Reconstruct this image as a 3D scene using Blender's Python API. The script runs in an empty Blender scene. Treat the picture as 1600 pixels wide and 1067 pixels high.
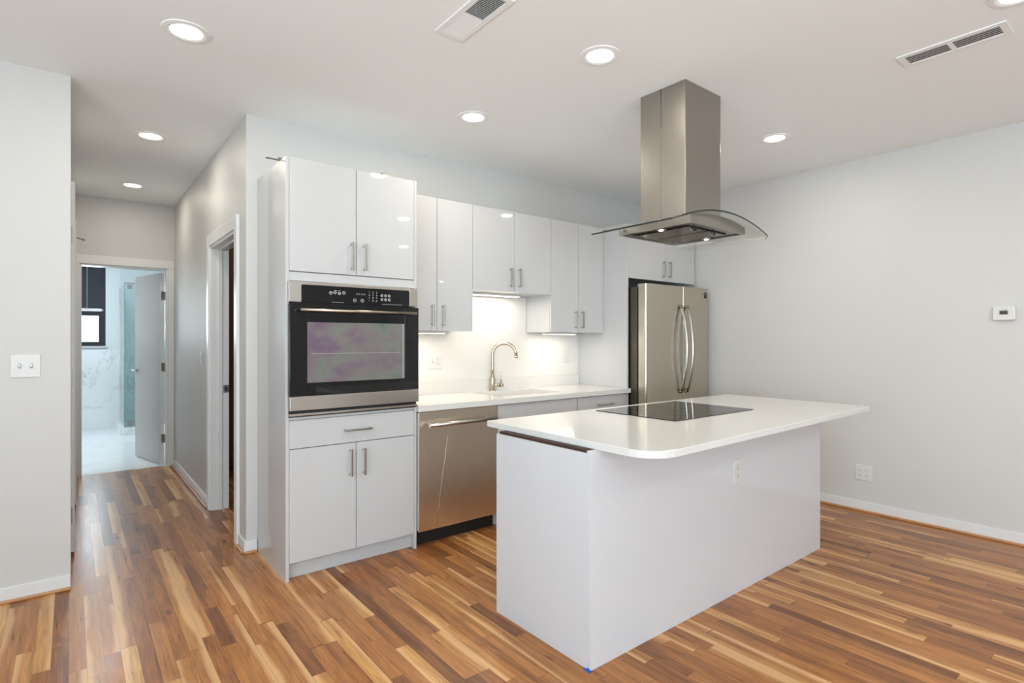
import bpy, bmesh, math, random
from mathutils import Vector, Matrix
random.seed(7)
S = bpy.context.scene
COL = S.collection
PI = math.pi

# ------------------------------------------------------------------ camera, world, exposure, window light
cam_d = bpy.data.cameras.new('camera')
cam_d.sensor_width = 36.0
cam_d.lens = 866.24 * 36.0 / 1600.0
cam_d.shift_y = -3.05 / 1600.0
cam_d.clip_start = 0.05
cam = bpy.data.objects.new('camera', cam_d)
COL.objects.link(cam)
cam.location = (-0.9205, -3.151, 1.3335)
cam.rotation_euler = (PI / 2, 0, -math.radians(38.4958))
S.camera = cam

S.view_settings.view_transform = 'Standard'
S.view_settings.look = 'None'
S.view_settings.gamma = 1.0
S.view_settings.exposure = 0.10
S.view_settings.use_curve_mapping = False
S.cycles.max_bounces = 12
S.cycles.diffuse_bounces = 8
S.cycles.glossy_bounces = 6
S.cycles.transmission_bounces = 8
S.cycles.sample_clamp_indirect = 8.0
S.cycles.caustics_refractive = False

world = bpy.data.worlds.new('daylight_sky')
S.world = world
world.use_nodes = True
bg = world.node_tree.nodes['Background']
bg.inputs[0].default_value = (0.80, 0.90, 1.0, 1)
bg.inputs[1].default_value = 3.0


def area_light(name, loc, rot, sx, sy, power, color, spread=180, shape='RECTANGLE'):
    d = bpy.data.lights.new(name, 'AREA')
    d.shape = shape
    d.size = sx
    if shape in ('RECTANGLE', 'ELLIPSE'):
        d.size_y = sy
    d.energy = power
    d.color = color
    d.spread = math.radians(spread)
    o = bpy.data.objects.new(name, d)
    o.location = loc
    o.rotation_euler = rot
    COL.objects.link(o)
    return o


DAY = (0.76, 0.925, 1.0)
WARM = (1.0, 0.925, 0.79)
# area lamps stand in for daylight from the unseen rear and left windows;
# they are tilted steeply up to brighten the ceiling
TILT = math.radians(56)
area_light('daylight_rear_window', (-1.15, -6.6, 1.35), (PI / 2 + TILT, 0, 0), 4.1, 2.1, 100, DAY)
area_light('daylight_left_window', (-3.2, -4.3, 1.35), (PI / 2 + TILT, 0, -PI / 2), 4.2, 2.0, 190, DAY)
area_light('daylight_bathroom_window', (-0.93, 7.10, 1.75), (-PI / 2, 0, 0), 0.7, 0.9, 20, (0.78, 0.92, 1.0))
CAN_POWER = 7.0

# ------------------------------------------------------------------ node helpers


class NT:
    def __init__(self, name):
        m = bpy.data.materials.new(name)
        m.use_nodes = True
        self.m = m
        self.t = m.node_tree
        self.b = self.t.nodes['Principled BSDF']

    def n(self, typ, ins=None, **kw):
        nd = self.t.nodes.new(typ)
        for k, v in kw.items():
            setattr(nd, k, v)
        for k, v in (ins or {}).items():
            self.set(nd.inputs[k], v)
        return nd

    def set(self, sock, v):
        if hasattr(v, 'is_output'):
            self.t.links.new(v, sock)
        else:
            sock.default_value = v

    def math(self, op, a, b=None, c=None):
        nd = self.t.nodes.new('ShaderNodeMath')
        nd.operation = op
        self.set(nd.inputs[0], a)
        if b is not None:
            self.set(nd.inputs[1], b)
        if c is not None:
            self.set(nd.inputs[2], c)
        return nd.outputs[0]

    def mix(self, fac, a, b, mode='MIX'):
        nd = self.t.nodes.new('ShaderNodeMix')
        nd.data_type = 'RGBA'
        nd.blend_type = mode
        self.set(nd.inputs[0], fac)
        self.set(nd.inputs[6], a)
        self.set(nd.inputs[7], b)
        return nd.outputs[2]

    def ramp(self, fac, stops, interp='LINEAR'):
        nd = self.t.nodes.new('ShaderNodeValToRGB')
        cr = nd.color_ramp
        cr.interpolation = interp
        while len(cr.elements) < len(stops):
            cr.elements.new(0.5)
        for e, (p, c) in zip(cr.elements, stops):
            e.position = p
            e.color = c if len(c) == 4 else (*c, 1)
        self.set(nd.inputs[0], fac)
        return nd.outputs[0]

    def P(self, **kw):
        names = dict(color='Base Color', rough='Roughness', metal='Metallic', coat='Coat Weight', coat_rough='Coat Roughness',
                     normal='Normal', spec='Specular IOR Level', trans='Transmission Weight', ior='IOR', alpha='Alpha',
                     emis='Emission Color', estr='Emission Strength', aniso='Anisotropic')
        for k, v in kw.items():
            if isinstance(v, tuple) and len(v) == 3 and k in ('color', 'emis'):
                v = (*v, 1)
            self.set(self.b.inputs[names[k]], v)
        return self.m


def srgb(r, g, b):
    f = lambda c: (c / 255 / 12.92) if c / 255 <= 0.04045 else ((c / 255 + 0.055) / 1.055) ** 2.4
    return (f(r), f(g), f(b))


def bumped(t, strength, scale, dist=0.002, stretch=(1, 1, 1), detail=3):
    tc = t.n('ShaderNodeTexCoord')
    mp = t.n('ShaderNodeMapping', {'Vector': tc.outputs['Object'], 'Scale': stretch})
    nz = t.n('ShaderNodeTexNoise', {'Vector': mp.outputs[0], 'Scale': scale, 'Detail': detail})
    bp = t.n('ShaderNodeBump', {'Height': nz.outputs[0], 'Strength': strength, 'Distance': dist})
    return nz.outputs[0], bp.outputs[0]


def paint(name, col, rough=0.55, bump=0.08, scale=180, coat=0.0):
    t = NT(name)
    f, nrm = bumped(t, bump, scale, 0.001)
    c = t.mix(f, (*[x * 0.985 for x in col], 1), (*col, 1))
    return t.P(color=c, rough=rough, normal=nrm, coat=coat)


def lacquer(name, col, rough=0.35):
    t = NT(name)
    f, nrm = bumped(t, 0.02, 4, 0.004)
    c = t.mix(f, (*[x * 0.99 for x in col], 1), (*col, 1))
    return t.P(color=c, rough=rough, normal=nrm, spec=0.3, coat=0.6, coat_rough=0.03)


def steel(name, col, rough=0.28, stretch=(1, 1, 60), var=0.12):
    t = NT(name)
    tc = t.n('ShaderNodeTexCoord')
    mp = t.n('ShaderNodeMapping', {'Vector': tc.outputs['Object'], 'Scale': stretch})
    nz = t.n('ShaderNodeTexNoise', {'Vector': mp.outputs[0], 'Scale': 18.0, 'Detail': 4.0})
    c = t.mix(nz.outputs[0], (*[x * (1 - var) for x in col], 1), (*[min(1, x * (1 + var)) for x in col], 1))
    r = t.math('MULTIPLY_ADD', nz.outputs[0], 0.12, rough - 0.06)
    bp = t.n('ShaderNodeBump', {'Height': nz.outputs[0], 'Strength': 0.03, 'Distance': 0.0005})
    return t.P(color=c, rough=r, metal=1.0, normal=bp.outputs[0])


def glossy_dark(name, col=(0.006, 0.006, 0.007), rough=0.05):
    t = NT(name)
    f, nrm = bumped(t, 0.01, 3, 0.001)
    return t.P(color=col, rough=rough, normal=nrm, spec=0.5)


def plain(name, col, rough=0.5, metal=0.0, spec=0.5):
    t = NT(name)
    f, nrm = bumped(t, 0.03, 60, 0.0005)
    c = t.mix(f, (*[x * 0.96 for x in col], 1), (*col, 1))
    return t.P(color=c, rough=rough, metal=metal, spec=spec, normal=nrm)


def emitter(name, col, strength):
    t = NT(name)
    return t.P(color=(0.8, 0.8, 0.8), emis=col, estr=strength)


def clear_glass(name, tint=(1, 1, 1), fres=0.35, rough=0.0):
    t = NT(name)
    t.t.nodes.remove(t.b)
    out = [n for n in t.t.nodes if n.type == 'OUTPUT_MATERIAL'][0]
    tr = t.n('ShaderNodeBsdfTransparent', {'Color': (*tint, 1)})
    gl = t.n('ShaderNodeBsdfGlossy', {'Color': (1, 1, 1, 1), 'Roughness': rough})
    fr = t.n('ShaderNodeFresnel', {'IOR': 1.5})
    f = t.math('MULTIPLY', fr.outputs[0], fres)
    mx = t.n('ShaderNodeMixShader', {0: f, 1: tr.outputs[0], 2: gl.outputs[0]})
    t.t.links.new(mx.outputs[0], out.inputs[0])
    return t.m


def wood_floor():
    t = NT('oak_plank_floor')
    W, Ln = 0.058, 0.60
    tc = t.n('ShaderNodeTexCoord')
    sp = t.n('ShaderNodeSeparateXYZ', {0: tc.outputs['Object']})
    x, y = sp.outputs[0], sp.outputs[1]
    u = t.math('DIVIDE', x, W)
    iu = t.math('FLOOR', u)
    fu = t.math('FRACT', u)
    wn = t.n('ShaderNodeTexWhiteNoise', {'W': iu}, noise_dimensions='1D')
    # every strip has its own plank length and start
    lr = t.math('MULTIPLY_ADD', t.n('ShaderNodeTexWhiteNoise', {'W': t.math('ADD', iu, 0.37)}, noise_dimensions='1D').outputs[0], 0.45, Ln - 0.10)
    v = t.math('ADD', t.math('DIVIDE', y, lr), t.math('MULTIPLY', wn.outputs[0], 9.0))
    # irregular board lengths inside a strip
    v2 = t.math('ADD', v, t.math('MULTIPLY', t.math('SINE', t.math('MULTIPLY_ADD', v, 2.1, t.math('MULTIPLY', wn.outputs[0], 40))), 0.33))
    iv = t.math('FLOOR', v2)
    fv = t.math('FRACT', v2)
    cell = t.n('ShaderNodeCombineXYZ', {0: iu, 1: iv, 2: 0.0})
    rn = t.n('ShaderNodeTexWhiteNoise', {'Vector': cell.outputs[0]}, noise_dimensions='3D')
    rv = rn.outputs[0]
    rsp = t.n('ShaderNodeSeparateColor', {0: rn.outputs[1]})
    base = t.ramp(rv, [
        (0.00, srgb(126, 79, 44)), (0.10, srgb(150, 97, 55)), (0.30, srgb(168, 111, 62)), (0.52, srgb(181, 123, 69)),
        (0.68, srgb(173, 117, 69)), (0.86, srgb(187, 132, 77)), (0.95, srgb(201, 150, 90)), (1.0, srgb(212, 166, 106))])
    # grain: long noise, different in each board
    off = t.n('ShaderNodeCombineXYZ', {0: t.math('MULTIPLY', rv, 37.0), 1: t.math('MULTIPLY', rsp.outputs[1], 91.0), 2: t.math('MULTIPLY', rsp.outputs[2], 13.0)})
    gv = t.n('ShaderNodeVectorMath', {0: tc.outputs['Object'], 1: off.outputs[0]}, operation='ADD')
    m1 = t.n('ShaderNodeMapping', {'Vector': gv.outputs[0], 'Scale': (26, 1.6, 1)})
    g1 = t.n('ShaderNodeTexNoise', {'Vector': m1.outputs[0], 'Scale': 2.2, 'Detail': 7.0, 'Roughness': 0.62, 'Distortion': 0.7})
    m2 = t.n('ShaderNodeMapping', {'Vector': gv.outputs[0], 'Scale': (10, 1.1, 1)})
    g2 = t.n('ShaderNodeTexNoise', {'Vector': m2.outputs[0], 'Scale': 1.5, 'Detail': 3.0, 'Distortion': 1.6})
    m3 = t.n('ShaderNodeMapping', {'Vector': gv.outputs[0], 'Scale': (1.0, 0.14, 1)})
    wv = t.n('ShaderNodeTexWave', {'Vector': m3.outputs[0], 'Scale': 30.0, 'Distortion': 9.0, 'Detail': 2.0, 'Detail Scale': 0.8}, wave_type='BANDS', bands_direction='X')
    c1 = t.mix(t.ramp(g1.outputs[0], [(0.34, (0, 0, 0)), (0.72, (1, 1, 1))]), (0.52, 0.46, 0.41, 1), (1.20, 1.18, 1.14, 1))
    col = t.mix(0.85, base, c1, 'MULTIPLY')
    cw = t.mix(wv.outputs[0], (0.76, 0.70, 0.63, 1), (1.05, 1.05, 1.04, 1))
    col = t.mix(t.math('MULTIPLY', rsp.outputs[1], 0.55), col, cw, 'MULTIPLY')
    # pale sapwood along one edge of some boards, dark heartwood streaks in others
    m4 = t.n('ShaderNodeMapping', {'Vector': gv.outputs[0], 'Scale': (1.0, 1.0, 1)})
    g4 = t.n('ShaderNodeTexNoise', {'Vector': m4.outputs[0], 'Scale': 1.4, 'Detail': 2.0})
    side = t.math('GREATER_THAN', rsp.outputs[2], 0.5)
    ed = t.math('ABSOLUTE', t.math('SUBTRACT', fu, side))
    sapm = t.ramp(t.math('SUBTRACT', t.math('MULTIPLY', g4.outputs[0], 1.5), t.math('ADD', ed, 0.30)), [(0.0, (0, 0, 0)), (0.30, (1, 1, 1))])
    sap = t.math('MULTIPLY', t.math('GREATER_THAN', rsp.outputs[0], 0.70), sapm)
    col = t.mix(t.math('MULTIPLY', sap, 0.60), col, (*srgb(222, 180, 130), 1))
    drk = t.math('MULTIPLY', t.math('LESS_THAN', rsp.outputs[0], 0.42), t.ramp(g2.outputs[0], [(0.48, (0, 0, 0)), (0.66, (1, 1, 1))]))
    col = t.mix(t.math('MULTIPLY', drk, 0.55), col, (*srgb(84, 52, 36), 1))
    # knots
    vk = t.n('ShaderNodeMapping', {'Vector': gv.outputs[0], 'Scale': (5.0, 2.2, 1)})
    vo = t.n('ShaderNodeTexVoronoi', {'Vector': vk.outputs[0], 'Scale': 1.0, 'Randomness': 1.0})
    kn = t.ramp(vo.outputs[0], [(0.035, (1, 1, 1)), (0.10, (0, 0, 0))])
    col = t.mix(t.math('MULTIPLY', kn, 0.75), col, (*srgb(62, 36, 24), 1))
    # seams
    def edge(f, w):
        a = t.math('LESS_THAN', f, w)
        b = t.math('GREATER_THAN', f, 1 - w)
        return t.math('MAXIMUM', a, b)
    seam = t.math('MAXIMUM', edge(fu, 0.010), edge(fv, 0.0022))
    col = t.mix(t.math('MULTIPLY', seam, 0.55), col, (*srgb(66, 38, 22), 1))
    ht = t.math('SUBTRACT', t.math('MULTIPLY', g1.outputs[0], 0.25), seam)
    bp = t.n('ShaderNodeBump', {'Height': ht, 'Strength': 0.16, 'Distance': 0.0012})
    r = t.math('MULTIPLY_ADD', g1.outputs[0], 0.16, 0.22)
    return t.P(color=col, rough=r, normal=bp.outputs[0], spec=0.35, coat=0.05, coat_rough=0.15)


def marble(name, tx=0.6, tz=0.3, floor=False, axis='X'):
    t = NT(name)
    tc = t.n('ShaderNodeTexCoord')
    n1 = t.n('ShaderNodeTexNoise', {'Vector': tc.outputs['Object'], 'Scale': 1.3, 'Detail': 6.0, 'Roughness': 0.6, 'Distortion': 0.9})
    a = t.math('ABSOLUTE', t.math('SUBTRACT', n1.outputs[0], 0.5))
    vein = t.ramp(a, [(0.0, (1, 1, 1)), (0.012, (0, 0, 0))])
    n2 = t.n('ShaderNodeTexNoise', {'Vector': tc.outputs['Object'], 'Scale': 0.9, 'Detail': 2.0})
    msk = t.ramp(n2.outputs[0], [(0.45, (0, 0, 0)), (0.6, (1, 1, 1))])
    col = t.mix(t.math('MULTIPLY', t.math('MULTIPLY', vein, msk), 0.75), (0.86, 0.87, 0.87, 1), (0.55, 0.56, 0.58, 1))
    cloud = t.ramp(n2.outputs[0], [(0.3, (0.93, 0.94, 0.95)), (0.7, (1, 1, 1))])
    col = t.mix(1.0, col, cloud, 'MULTIPLY')
    sp = t.n('ShaderNodeSeparateXYZ', {0: tc.outputs['Object']})
    hx = sp.outputs[0] if axis == 'X' else sp.outputs[1]
    hz = sp.outputs[1] if floor else sp.outputs[2]
    fx = t.math('FRACT', t.math('DIVIDE', hx, tx))
    fz = t.math('FRACT', t.math('DIVIDE', hz, tz))
    g = t.math('MAXIMUM', t.math('LESS_THAN', fx, 0.004), t.math('LESS_THAN', fz, 0.008))
    col = t.mix(t.math('MULTIPLY', g, 0.3), col, (0.6, 0.62, 0.62, 1))
    return t.P(color=col, rough=0.15)


def quartz():
    t = NT('white_quartz')
    tc = t.n('ShaderNodeTexCoord')
    nz = t.n('ShaderNodeTexNoise', {'Vector': tc.outputs['Object'], 'Scale': 220.0, 'Detail': 2.0})
    c = t.ramp(nz.outputs[0], [(0.35, (0.63, 0.62, 0.60)), (0.6, (0.68, 0.67, 0.65))])
    return t.P(color=c, rough=0.12, spec=0.5)


def oven_window():
    t = NT('coated_oven_window_glass')
    tc = t.n('ShaderNodeTexCoord')
    mp = t.n('ShaderNodeMapping', {'Vector': tc.outputs['Object'], 'Scale': (6.0, 1, 8.0)})
    nz = t.n('ShaderNodeTexNoise', {'Vector': mp.outputs[0], 'Scale': 1.0, 'Detail': 2.0, 'Distortion': 0.3})
    c = t.ramp(nz.outputs[0], [(0.30, (0.115, 0.16, 0.115)), (0.45, (0.17, 0.175, 0.16)), (0.55, (0.175, 0.15, 0.155)), (0.68, (0.15, 0.105, 0.155))])
    return t.P(color=c, rough=0.18, metal=0.0, spec=0.35)


M = dict(
    wall=paint('wall_paint', (0.575, 0.567, 0.553), 0.5),
    ceiling=paint('ceiling_paint', (0.87, 0.90, 0.91), 0.8, 0.05),
    ring=paint('fitting_white', (0.86, 0.87, 0.87), 0.5, 0.03),
    trim=paint('white_trim_paint', (0.70, 0.70, 0.70), 0.3, 0.03),
    shoe=plain('oak_shoe_moulding', srgb(186, 136, 92), 0.4),
    floor=wood_floor(),
    lac=lacquer('white_gloss_lacquer', (0.52, 0.52, 0.525)),
    island=lacquer('white_island_laminate', (0.60, 0.605, 0.63), 0.4),
    carcass=plain('cabinet_carcass_white', (0.7, 0.7, 0.7), 0.4),
    gap=plain('dark_shadow_gap', (0.02, 0.018, 0.016), 0.8),
    ply=plain('dark_stained_plywood', srgb(58, 34, 24), 0.7),
    quartz=quartz(),
    steel=steel('brushed_steel', (0.50, 0.47, 0.43), 0.30, (1, 1, 60)),
    steel_v=steel('brushed_steel_vertical', (0.52, 0.47, 0.39), 0.24, (60, 60, 1)),
    steel_hood=steel('brushed_steel_hood', (0.37, 0.345, 0.31), 0.30, (40, 40, 1)),
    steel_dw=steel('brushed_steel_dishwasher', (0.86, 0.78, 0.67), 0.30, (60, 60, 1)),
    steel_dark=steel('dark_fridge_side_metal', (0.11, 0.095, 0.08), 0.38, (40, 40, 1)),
    mirror=steel('polished_steel', (0.50, 0.48, 0.45), 0.13, (40, 40, 1), 0.05),
    nickel=steel('satin_nickel', (0.48, 0.46, 0.43), 0.25, (1, 1, 30)),
    underside=steel('dark_filter_steel', (0.10, 0.088, 0.075), 0.18, (40, 40, 1), 0.05),
    handle_steel=steel('fridge_handle_steel', (0.36, 0.345, 0.32), 0.2, (40, 40, 1), 0.05),
    champagne=steel('warm_brushed_nickel', (0.50, 0.44, 0.35), 0.24, (1, 1, 30)),
    black=glossy_dark('black_oven_glass'),
    cooktop=glossy_dark('black_ceramic_glass', (0.010, 0.009, 0.008), 0.03),
    ovenwin=oven_window(),
    blackpl=plain('matte_black_plastic', (0.012, 0.012, 0.013), 0.55),
    grey_mark=plain('grey_print', (0.45, 0.45, 0.45), 0.5),
    plate=plain('white_plastic_plate', (0.66, 0.655, 0.64), 0.3),
    slot=plain('dark_plug_slot', (0.12, 0.11, 0.10), 0.6),
    greypl=plain('grey_plastic', (0.34, 0.34, 0.33), 0.5),
    lcd=plain('dark_green_lcd', (0.045, 0.05, 0.04), 0.25),
    vent=plain('white_vent_metal', (0.84, 0.85, 0.85), 0.45),
    ventdark=plain('duct_interior', (0.10, 0.10, 0.10), 0.8),
    louver=plain('grey_louver', (0.62, 0.62, 0.61), 0.5),
    hinge=steel('steel_hinge', (0.30, 0.29, 0.27), 0.35),
    lamp=emitter('lamp_lens', (1.0, 0.96, 0.90), 6.0),
    hoodlamp=emitter('hood_lamp_lens', (1.0, 0.97, 0.9), 12.0),
    strip=emitter('under_cabinet_diffuser', (1.0, 0.93, 0.82), 3.0),
    bwall=paint('bathroom_paint', (0.84, 0.87, 0.88), 0.5),
    marble=marble('marble_wall_tile'),
    marble_side=marble('marble_side_tile', axis='Y'),
    marblef=marble('marble_floor_tile', 0.6, 0.6, True),
    wframe=plain('black_window_frame', (0.022, 0.023, 0.027), 0.4),
    blind=plain('dark_blind_slat', (0.07, 0.07, 0.085), 0.45),
    cord=plain('pale_cord', (0.6, 0.6, 0.6), 0.6),
    glass=clear_glass('window_pane_glass'),
    hoodglass=clear_glass('hood_canopy_glass', (0.955, 0.965, 0.95), 0.30),
    glassedge=plain('polished_glass_edge', (0.02, 0.022, 0.02), 0.2),
    showerglass=clear_glass('shower_glass', (0.88, 0.955, 0.955), 0.8),
    doorpaint=paint('door_paint', (0.42, 0.385, 0.36), 0.35, 0.03),
    sink=plain('white_sink', (0.78, 0.76, 0.73), 0.2),
    tape=plain('blue_painters_tape', srgb(36, 92, 190), 0.6),
    brown=plain('brown_wardrobe_wood', srgb(98, 62, 44), 0.5),
)

# ------------------------------------------------------------------ mesh helpers


def box(bm, x0, x1, y0, y1, z0, z1, rot=None, pivot=None):
    vs = [bm.verts.new((x, y, z)) for x in (x0, x1) for y in (y0, y1) for z in (z0, z1)]
    for f in ((0, 1, 3, 2), (4, 6, 7, 5), (0, 4, 5, 1), (2, 3, 7, 6), (0, 2, 6, 4), (1, 5, 7, 3)):
        bm.faces.new([vs[i] for i in f])
    if rot is not None:
        pv = Vector(pivot) if pivot is not None else Vector(((x0 + x1) / 2, (y0 + y1) / 2, (z0 + z1) / 2))
        bmesh.ops.rotate(bm, verts=vs, cent=pv, matrix=rot)
    return vs


def cyl(bm, p0, p1, r, r2=None, seg=24, caps=True):
    p0, p1 = Vector(p0), Vector(p1)
    d = p1 - p0
    q = d.to_track_quat('Z', 'Y').to_matrix()
    r2 = r if r2 is None else r2
    a = [bm.verts.new(p0 + q @ Vector((r * math.cos(2 * PI * i / seg), r * math.sin(2 * PI * i / seg), 0))) for i in range(seg)]
    b = [bm.verts.new(p1 + q @ Vector((r2 * math.cos(2 * PI * i / seg), r2 * math.sin(2 * PI * i / seg), 0))) for i in range(seg)]
    for i in range(seg):
        f = bm.faces.new((a[i], a[(i + 1) % seg], b[(i + 1) % seg], b[i]))
        f.smooth = True
    if caps:
        bm.faces.new(list(reversed(a)))
        bm.faces.new(b)


def tube(bm, pts, r, seg=16, radii=None):
    pts = [Vector(p) for p in pts]
    rings = []
    up = Vector((0, 0, 1))
    prev = None
    for i, p in enumerate(pts):
        d = (pts[min(i + 1, len(pts) - 1)] - pts[max(i - 1, 0)]).normalized()
        if prev is None:
            ref = Vector((1, 0, 0)) if abs(d.z) > 0.9 else up
            n = d.cross(ref).normalized()
        else:
            n = (prev - d * prev.dot(d)).normalized()
        prev = n
        b = d.cross(n)
        rr = radii[i] if radii else r
        rings.append([bm.verts.new(p + n * rr * math.cos(2 * PI * k / seg) + b * rr * math.sin(2 * PI * k / seg)) for k in range(seg)])
    for a, b in zip(rings, rings[1:]):
        for k in range(seg):
            f = bm.faces.new((a[k], a[(k + 1) % seg], b[(k + 1) % seg], b[k]))
            f.smooth = True
    bm.faces.new(list(reversed(rings[0])))
    bm.faces.new(rings[-1])


def lathe(bm, prof, cx, cy, seg=48, close=True):
    rings = []
    for r, z in prof:
        rings.append([bm.verts.new((cx + r * math.cos(2 * PI * k / seg), cy + r * math.sin(2 * PI * k / seg), z)) for k in range(seg)])
    n = len(rings)
    for i in range(n if close else n - 1):
        a, b = rings[i], rings[(i + 1) % n]
        for k in range(seg):
            bm.faces.new((a[k], a[(k + 1) % seg], b[(k + 1) % seg], b[k]))


def prism(bm, poly, z0, z1):
    a = [bm.verts.new((x, y, z0)) for x, y in poly]
    b = [bm.verts.new((x, y, z1)) for x, y in poly]
    n = len(poly)
    for i in range(n):
        bm.faces.new((a[i], a[(i + 1) % n], b[(i + 1) % n], b[i]))
    bm.faces.new(list(reversed(a)))
    bm.faces.new(b)


def obj(name, build, mat, parent=None, bevel=0.0, seg=2, mats=None):
    """build(bm) draws in world coordinates; the mesh is stored relative to its parent's base."""
    bm = bmesh.new()
    build(bm)
    off = Vector((0, 0, 0))
    p = parent
    while p is not None:
        off += p.location
        p = p.parent
    bmesh.ops.translate(bm, verts=bm.verts, vec=-off)
    bmesh.ops.recalc_face_normals(bm, faces=bm.faces)
    me = bpy.data.meshes.new(name)
    bm.to_mesh(me)
    bm.free()
    me.materials.append(mat)
    for m in (mats or []):
        me.materials.append(m)
    o = bpy.data.objects.new(name, me)
    COL.objects.link(o)
    if parent is not None:
        o.parent = parent
    if bevel > 0:
        md = o.modifiers.new('bevel', 'BEVEL')
        md.width = bevel
        md.segments = seg
        md.limit_method = 'ANGLE'
        md.angle_limit = math.radians(40)
    return o


def bx(name, x0, x1, y0, y1, z0, z1, mat, parent=None, bevel=0.0, **k):
    return obj(name, lambda bm: box(bm, x0, x1, y0, y1, z0, z1), mat, parent, bevel, **k)


def tag(o, label, cat, group=None):
    o['label'] = label
    o['category'] = cat
    if group:
        o['group'] = group
    return o


def thing(name, label, cat, loc, group=None):
    o = bpy.data.objects.new(name, None)
    o.empty_display_size = 0.1
    o.location = loc
    COL.objects.link(o)
    return tag(o, label, cat, group)


def struct(o):
    o['kind'] = 'structure'
    return o


def text_mesh(name, txt, loc, size, mat, parent, rot=(PI / 2, 0, 0), ax='CENTER', extrude=0.0002):
    c = bpy.data.curves.new(name, 'FONT')
    c.body = txt
    c.size = size
    c.align_x = ax
    c.align_y = 'CENTER'
    c.extrude = extrude
    tmp = bpy.data.objects.new('tmp_text', c)
    me = bpy.data.meshes.new_from_object(tmp)
    bpy.data.objects.remove(tmp)
    me.materials.clear()
    me.materials.append(mat)
    o = bpy.data.objects.new(name, me)
    COL.objects.link(o)
    off = Vector((0, 0, 0))
    p = parent
    while p is not None:
        off += p.location
        p = p.parent
    o.parent = parent
    o.location = Vector(loc) - off
    o.rotation_euler = rot
    return o


# ------------------------------------------------------------------ room shell
H = 2.743
XR, YK, XH, XL, YL, YE = 3.90, 0.592, -0.065, -0.922, 0.65, 3.67
YR, XW = -6.9, -3.5      # rear wall, far left wall
YB = 7.2                  # bathroom far wall
T = 0.12


def walls(name, boxes, mat, parent=None):
    def b(bm):
        for v in boxes:
            box(bm, *v)
    return struct(obj(name, b, mat, parent))


struct(bx('floor', XW, XR, YR, YE + 0.06, -0.05, 0.0, M['floor']))
struct(bx('floor_bathroom', -2.0, 0.9, YE + 0.06, YB, -0.05, 0.0, M['marblef']))
walls('ceiling', [(XW, XR, YR, YE + T, H, H + 0.1)], M['ceiling'])
walls('ceiling_bathroom', [(-2.0, 0.9, YE + T, YB, H, H + 0.1)], M['ceiling'])
walls('wall_right', [(XR, XR + T, YR, YE + T, 0, H)], M['wall'])
# kitchen wall, which the cabinets stand against
walls('wall_kitchen', [(XH, XR, YK, YK + T, 0, H)], M['wall'])
# hallway right side with its doorway
DH = 2.06
HR0, HR1 = 0.835, 1.70
walls('wall_hall_right', [(XH, XH + T, YK + T, HR0, 0, H), (XH, XH + T, HR1, YE, 0, H), (XH, XH + T, HR0, HR1, DH, H)], M['wall'])
walls('wall_hall_left', [(XL - T, XL, YL + T, YE, 0, H)], M['wall'])
walls('wall_left_front', [(XW, XL, YL, YL + T, 0, H)], M['wall'])
# hallway end wall with the bathroom doorway
BX0, BX1, BH = -0.856, -0.122, 2.075
walls('wall_hall_end', [(XL - T, BX0, YE, YE + T, 0, H), (BX1, XR, YE, YE + T, 0, H), (BX0, BX1, YE, YE + T, BH, H)], M['wall'])
# rear wall with two windows, far left wall with one
wz0, wz1 = 0.3, 2.5
walls('wall_rear', [(XW, -3.2, YR - T, YR, 0, H), (0.95, XR, YR - T, YR, 0, H),
                    (-3.2, 0.95, YR - T, YR, 0, wz0), (-3.2, 0.95, YR - T, YR, wz1, H)], M['wall'])
walls('wall_left', [(XW - T, XW, YR, -6.5, 0, H), (XW - T, XW, -2.1, YL + T, 0, H), (XW - T, XW, -6.5, -2.1, 0, wz0), (XW - T, XW, -6.5, -2.1, wz1, H)], M['wall'])


def room_window(name, a0, a1, axis, pos):
    def fr(bm):
        w = 0.06
        mid = (a0 + a1) / 2
        segs = [(a0, a1, wz0, wz0 + w), (a0, a1, wz1 - w, wz1), (a0, a0 + w, wz0, wz1), (a1 - w, a1, wz0, wz1), (mid - w / 2, mid + w / 2, wz0, wz1)]
        for s0, s1, z0, z1 in segs:
            if axis == 'X':
                box(bm, s0, s1, pos - 0.08, pos - 0.03, z0, z1)
            else:
                box(bm, pos - 0.08, pos - 0.03, s0, s1, z0, z1)
    f = struct(obj(name, fr, M['trim']))
    if axis == 'X':
        bx('pane', a0 + 0.05, a1 - 0.05, pos - 0.058, pos - 0.052, wz0 + 0.05, wz1 - 0.05, M['glass'], f)
    else:
        bx('pane', pos - 0.058, pos - 0.052, a0 + 0.05, a1 - 0.05, wz0 + 0.05, wz1 - 0.05, M['glass'], f)


room_window('window_1', -3.2, 0.95, 'X', YR)
room_window('window_2', -6.5, -2.1, 'Y', XW)

# dim side room beyond the hallway doorway
walls('wall_side_room', [(1.9, 1.98, YK + T, YE, 0, H)], M['wall'])

# bathroom shell
walls('wall_bathroom_left', [(-2.1, -2.0, YE + T, YB, 0, H)], M['bwall'])
walls('wall_bathroom_right', [(0.9, 1.0, YE + T, YB, 0, H)], M['marble_side'])
WX0, WX1, WZ0, WZ1 = -1.35, -0.513, 1.235, 2.45
walls('wall_bathroom_far', [(-2.0, WX0, YB, YB + 0.15, WZ0 - 0.05, H), (WX1, -0.335, YB, YB + 0.15, WZ0 - 0.05, H), (WX0, WX1, YB, YB + 0.15, WZ1, H),
                            (WX0, WX1, YB + 0.02, YB + 0.15, WZ0 - 0.05, WZ0)], M['bwall'])
walls('wall_bathroom_tile', [(-2.0, -0.335, YB - 0.012, YB + 0.15, 0, WZ0 - 0.05), (-0.335, 0.9, YB - 0.012, YB + 0.15, 0, H)], M['marble'])

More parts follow.
